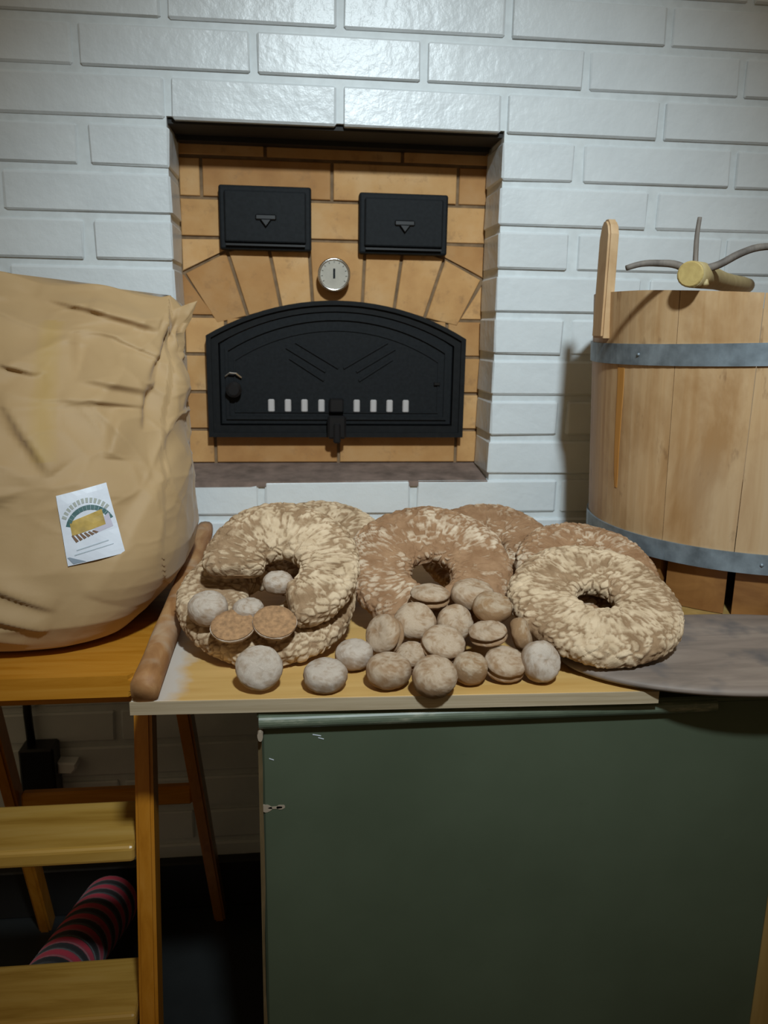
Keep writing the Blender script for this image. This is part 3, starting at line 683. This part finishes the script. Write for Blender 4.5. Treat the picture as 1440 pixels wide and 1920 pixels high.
# ------------------------------------------------------------------ bread rings
def frame3(tau, phi):
    tau, phi = math.radians(tau), math.radians(phi)
    n = Vector((math.sin(tau)*math.sin(phi), -math.sin(tau)*math.cos(phi), math.cos(tau))); u = Vector((math.cos(phi), math.sin(phi), 0)); return Matrix((u, n.cross(u), n)).transposed()
def bread(C, R, tau, phi, mat, label, seed, t=.017, r0=.024, wedge=None, spin=0, brown=0.0, hidden=False, hc=(0, 0), cell=88):
    na, ns = (360, 84) if not hidden else (120, 40)
    full_ = wedge is None; a0, a1 = (0, 2*PI) if full_ else (math.radians(wedge[1]), math.radians(wedge[0])+2*PI)
    cols = na if full_ else na+1; V = []; att = []; so = Vector((seed*7.3, seed*3.1, seed*1.7))
    for i in range(cols):
        a = a0+(a1-a0)*i/na; ca, sa = math.cos(a), math.sin(a)
        Ro = R*(1+.025*noise.noise(Vector((ca*1.5, sa*1.5, seed)))); ri = r0*(1+.10*noise.noise(Vector((ca*2, sa*2, seed+9))))
        rm, ra = (Ro+ri)/2, (Ro-ri)/2
        kend = 1.0
        if not full_:
            da = min(a-a0, a1-a)/math.radians(13); kend = max(.04, math.sqrt(max(0, 1-max(0, 1-da)**2)))
        for j in range(ns):
            s = 2*PI*j/ns; cs, sn = math.cos(s), math.sin(s)
            fall = (rm+ra*cs-ri)/(Ro-ri); k = max(0, 1-fall)
            r = rm+ra*(.55+.45*kend)*math.copysign(abs(cs)**.62, cs); z = kend*t*math.copysign(abs(sn)**.72, sn)*(1-.10*fall**3)
            p = Vector((r*ca+hc[0]*k, r*sa+hc[1]*k, z)); nr = Vector((cs*ca, cs*sa, sn*1.6)).normalized()
            q = Vector((p.x*.78+p.y*.22, p.y*1.45-p.x*.25, p.z))*cell+so+noise.noise_vector(p*70+so)*.42
            dd, _ = noise.voronoi(q); e = dd[1]-dd[0]; plate = max(0, min(1, e/.26)); plate = plate*plate*(3-2*plate)
            big = noise.noise(p*16+so); h = kend*.0017*plate+.0024*big+.0010*noise.noise(p*70+so)+.0012*noise.noise(p*150+so)
            if sn < -.3: h *= .4
            V.append(p+nr*h); att.append(max(0, min(1, .03+.54*plate+.60*big+.42*noise.noise(p*60+so)-brown)))
    F = []
    for i in range(na if full_ else na):
        i2 = (i+1) % cols
        for j in range(ns): F.append((i*ns+j, i2*ns+j, i2*ns+(j+1) % ns, i*ns+(j+1) % ns))
    me = bpy.data.meshes.new('bread_crust'); me.from_pydata(V, [], F); at = me.attributes.new('flour', 'FLOAT', 'POINT'); at.data.foreach_set('value', att)
    for p in me.polygons: p.use_smooth = True
    M_ = frame3(tau, phi)
    if full_:
        o = link('bread_ring', me, mat)
    else:
        o = bpy.data.objects.new('bread_ring', None); COL.objects.link(o); link('crust', me, mat, o)
        for i in (0, cols-1):
            bm = B(); bm.faces.new([bm.verts.new(V[i*ns+j]) for j in range(ns)]); m2 = bpy.data.meshes.new('torn_end'); bm.to_mesh(m2); bm.free(); link('torn_end', m2, M_crumb, o)
    o.location = C; o.rotation_euler = (M_ @ Matrix.Rotation(math.radians(spin), 3, 'Z')).to_euler()
    return setp(o, label, 'bread', 'floured rye bread rings on the baking board')
bread((.1695, -.5195, .8394), .1077, 23.7, 0, M_crust_pale, 'lower ring of the left pair, pale and floured, buns on its near edge', 1, r0=.026)
bread((.1873, -.5370, .8880), .0925, 36.0, 0, M_crust_pale, 'upper bread ring of the left pair, with its front left quarter missing', 2, wedge=(190, 278), r0=.024, hc=(0, -.010))
bread((.382, -.463, .8576), .110, 31.5, 0, M_crust_brown, 'middle bread ring with a dark open hole, leaning behind the heap of buns', 3, brown=.10, r0=.0275, hc=(0, -.014))
bread((.498, -.330, .840), .108, 25, 0, M_crust_brown, 'rearmost bread ring, its back rim alone showing between middle and right rings', 4, brown=.18)
bread((.5985, -.462, .852), .096, 22, 0, M_crust_brown, 'brown bread ring behind the front right ring, beside the tub', 5, brown=.12, t=.014)
bread((.5655, -.5816, .8469), .1035, 20.4, 0, M_crust_pale, 'front right bread ring with an open hole, resting on the dark peel', 6, r0=.024, brown=-.02)
bread((.240, -.335, .850), .100, 28, 0, M_crust_pale, 'bread ring behind the left pair, its top edge alone showing', 7, hidden=False)

# ------------------------------------------------------------------ buns
def bun_mesh(name, seed, split=0.0, flat=.52, cut=False, mat=M_bun):
    nl, nt = 44, 26; V = []; att = []; so = Vector((seed*5.1, seed*2.3, seed))
    for j in range(nt+1):
        th = PI*j/nt; zz = math.cos(th); rr = math.sin(th)
        for i in range(nl):
            a = 2*PI*i/nl; d = Vector((rr*math.cos(a), rr*math.sin(a), zz))
            r = Vector((d.x, d.y, 0)).length
            z = flat*math.copysign(abs(zz)**.8, zz)*(1-.10*(1-r))
            rx = (r**.80)/max(r, 1e-4) if r > 0 else 1; p = Vector((d.x*rx*(1+.03*noise.noise(Vector((math.cos(a), math.sin(a), seed)))), d.y*rx*.94, z))
            if split:
                m = .5+.5*math.cos(a+PI/2); m = m**.6
                g = math.exp(-((z+.02)/.07)**2)*split*m; p.x *= 1-g; p.y *= 1-g
            if cut and p.z > .0: p.z = .0
            n_ = noise.noise(p*4+so); f_ = noise.noise(p*11+so)
            p += d*((.025*n_+.022*f_+.012*abs(noise.noise(Vector((p.x*7, p.y*16, p.z*14))+so)))*(0 if cut and p.z > -.02 else 1)+.035*noise.noise(p*1.6+so)); V.append(p)
            att.append(max(0, min(1, .34+.46*max(-.6, z/flat)+.50*noise.noise(p*2.6+so)+.3*f_+.35*noise.noise(Vector((p.x*4, p.y*12, p.z*9))+so))))
    F = [(j*nl+i, (j+1)*nl+i, (j+1)*nl+(i+1) % nl, j*nl+(i+1) % nl) for j in range(nt) for i in range(nl)]
    me = bpy.data.meshes.new(name); me.from_pydata(V, [], F)
    at = me.attributes.new('flour', 'FLOAT', 'POINT'); at.data.foreach_set('value', att)
    me.materials.append(mat)
    if cut:
        me.materials.append(M_cut)
    for p in me.polygons: p.use_smooth = True
    me.validate(); return me
def bun(loc, w_, flat, tau, phi, spin, label, seed, split=0, mat=M_bun, sx=1.0):
    me = bun_mesh('bun', seed, split, flat, False, mat)
    o = link('bun', me, None); o.location = loc; o.scale = (w_/2*sx, w_/2, w_/2)
    o.rotation_euler = (frame3(tau, phi) @ Matrix.Rotation(math.radians(spin), 3, 'Z')).to_euler()
    return setp(o, label, 'bun', 'small floured buns heaped on the baking board')
def cut_bun(loc, w_, tau, phi, spin, label, seed):
    o = bpy.data.objects.new('halved_bun', None); COL.objects.link(o); o.location = loc
    o.rotation_euler = (frame3(tau, phi) @ Matrix.Rotation(math.radians(spin), 3, 'Z')).to_euler()
    me = bun_mesh('crust', seed, 0, .5, True, M_bun_pale); me.transform(Matrix.Scale(w_/2, 4)); link('crust', me, None, o)
    bm = B(); n = 36; R = []
    for s, z in ((1.0, .02), (.985, .055), (.7, .065), (.35, .055)): R.append([bm.verts.new((w_/2*s*.985*math.cos(2*PI*k/n), w_/2*s*.93*math.sin(2*PI*k/n), w_/2*(z+.03*noise.noise(Vector((k*.8, s*7, seed)))))) for k in range(n)])
    for i in range(3):
        for k in range(n): bm.faces.new((R[i][k], R[i][(k+1) % n], R[i+1][(k+1) % n], R[i+1][k]))
    bm.faces.new(R[-1]); bm.faces.new(R[0][::-1])
    m2 = bpy.data.meshes.new('cut_face'); bmesh.ops.recalc_face_normals(bm, faces=bm.faces); bm.to_mesh(m2); bm.free(); e = link('cut_face', m2, M_cut, o); e['label'] = 'flat brown cut face'
    for p in m2.polygons: p.use_smooth = True
    return setp(o, label, 'bun', 'small floured buns heaped on the baking board')
W = .049
bun((.1645, -.6640, .8110), .051, .55, 58, -3, 0, 'round pale floured bun leaning on the left pair of rings, at the board front', 11, mat=M_bun_pale)
bun((.2353, -.6664, .8010), .048, .62, 14, 0, 10, 'flat pale bun lying alone at the front, second from the left', 12, mat=M_bun_pale)
bun((.2702, -.6146, .8020), .045, .68, 8, 0, 40, 'pale bun lying in the gap between left and middle rings', 13, mat=M_bun_pale)
bun((.3045, -.6645, .8035), .050, .66, 12, 0, 20, 'drum shaped bun with a floury top, left of the frontmost bun', 14)
bun((.3505, -.6900, .8065), .049, .72, 38, 8, 0, 'frontmost bun, domed and tilted towards the board edge', 15)
bun((.3340, -.6320, .8060), .037, .62, 35, -40, 0, 'small split bun behind the frontmost bun', 16, split=.4)
bun((.3070, -.5990, .8190), .050, .58, 62, -50, 0, 'split bun standing on edge at the left end of the heap', 17, split=.4)
bun((.3440, -.5880, .8300), .050, .62, 44, -12, 0, 'plump bun on the left of the heap, leaning on the middle ring', 18)
bun((.3920, -.5900, .8280), .046, .60, 52, 14, 30, 'smooth round bun at the centre of the heap, under the topmost pair', 19)
bun((.3700, -.6330, .8200), .052, .50, 30, 16, 0, 'broad bun with a floury white top, just above the frontmost bun', 20, split=.2)
bun((.3950, -.6640, .8030), .040, .80, 20, 0, 0, 'brown bun low in the heap, right of the frontmost bun', 21, mat=M_bun_brown)
bun((.4364, -.6568, .8030), .049, .60, 22, 12, 0, 'bun with a floury top lying flat near the right of the heap', 22, split=.25)
bun((.4230, -.6270, .8285), .047, .46, 12, -60, 0, 'thin split bun seen from its side, between two others on the right', 23, split=.45)
bun((.4345, -.5970, .8490), .047, .62, 18, 10, 0, 'tan bun at the right top of the heap, above the thin split bun', 24, mat=M_bun_brown)
bun((.4620, -.6270, .8265), .041, .58, 72, 78, 0, 'tan bun standing on edge against the front right ring', 25, mat=M_bun_brown)
bun((.4750, -.6640, .8085), .047, .74, 60, 20, 90, 'oval pale bun at the right end of the heap', 26, mat=M_bun_pale, sx=1.0)
bun((.3670, -.5560, .8500), .050, .50, 6, 4, 0, 'wide split bun just below the dark hole of the middle ring', 27, split=.5)
bun((.4200, -.5530, .8500), .054, .56, 14, 8, 0, 'wide pale bun on the lower right of the middle ring', 28)
bun((.1040, -.5850, .8510), .046, .78, 22, -10, 0, 'pale bun in the missing quarter, by the left rim of the lower ring', 31, mat=M_bun_pale)
bun((.1500, -.5900, .8500), .036, .70, 10, 0, 0, 'small bun behind the two halved buns', 32, mat=M_bun_pale)
bun((.1835, -.5590, .8720), .036, .66, 15, 0, 0, 'pale bun sitting in the hole of the upper left ring', 33, mat=M_bun_pale)
cut_bun((.1340, -.6170, .8420), .050, 26, -8, 0, 'left one of the two halved buns, brown cut face up', 34)
cut_bun((.1805, -.6180, .8455), .050, 30, 12, 0, 'right one of the two halved buns, brown cut face up', 35)
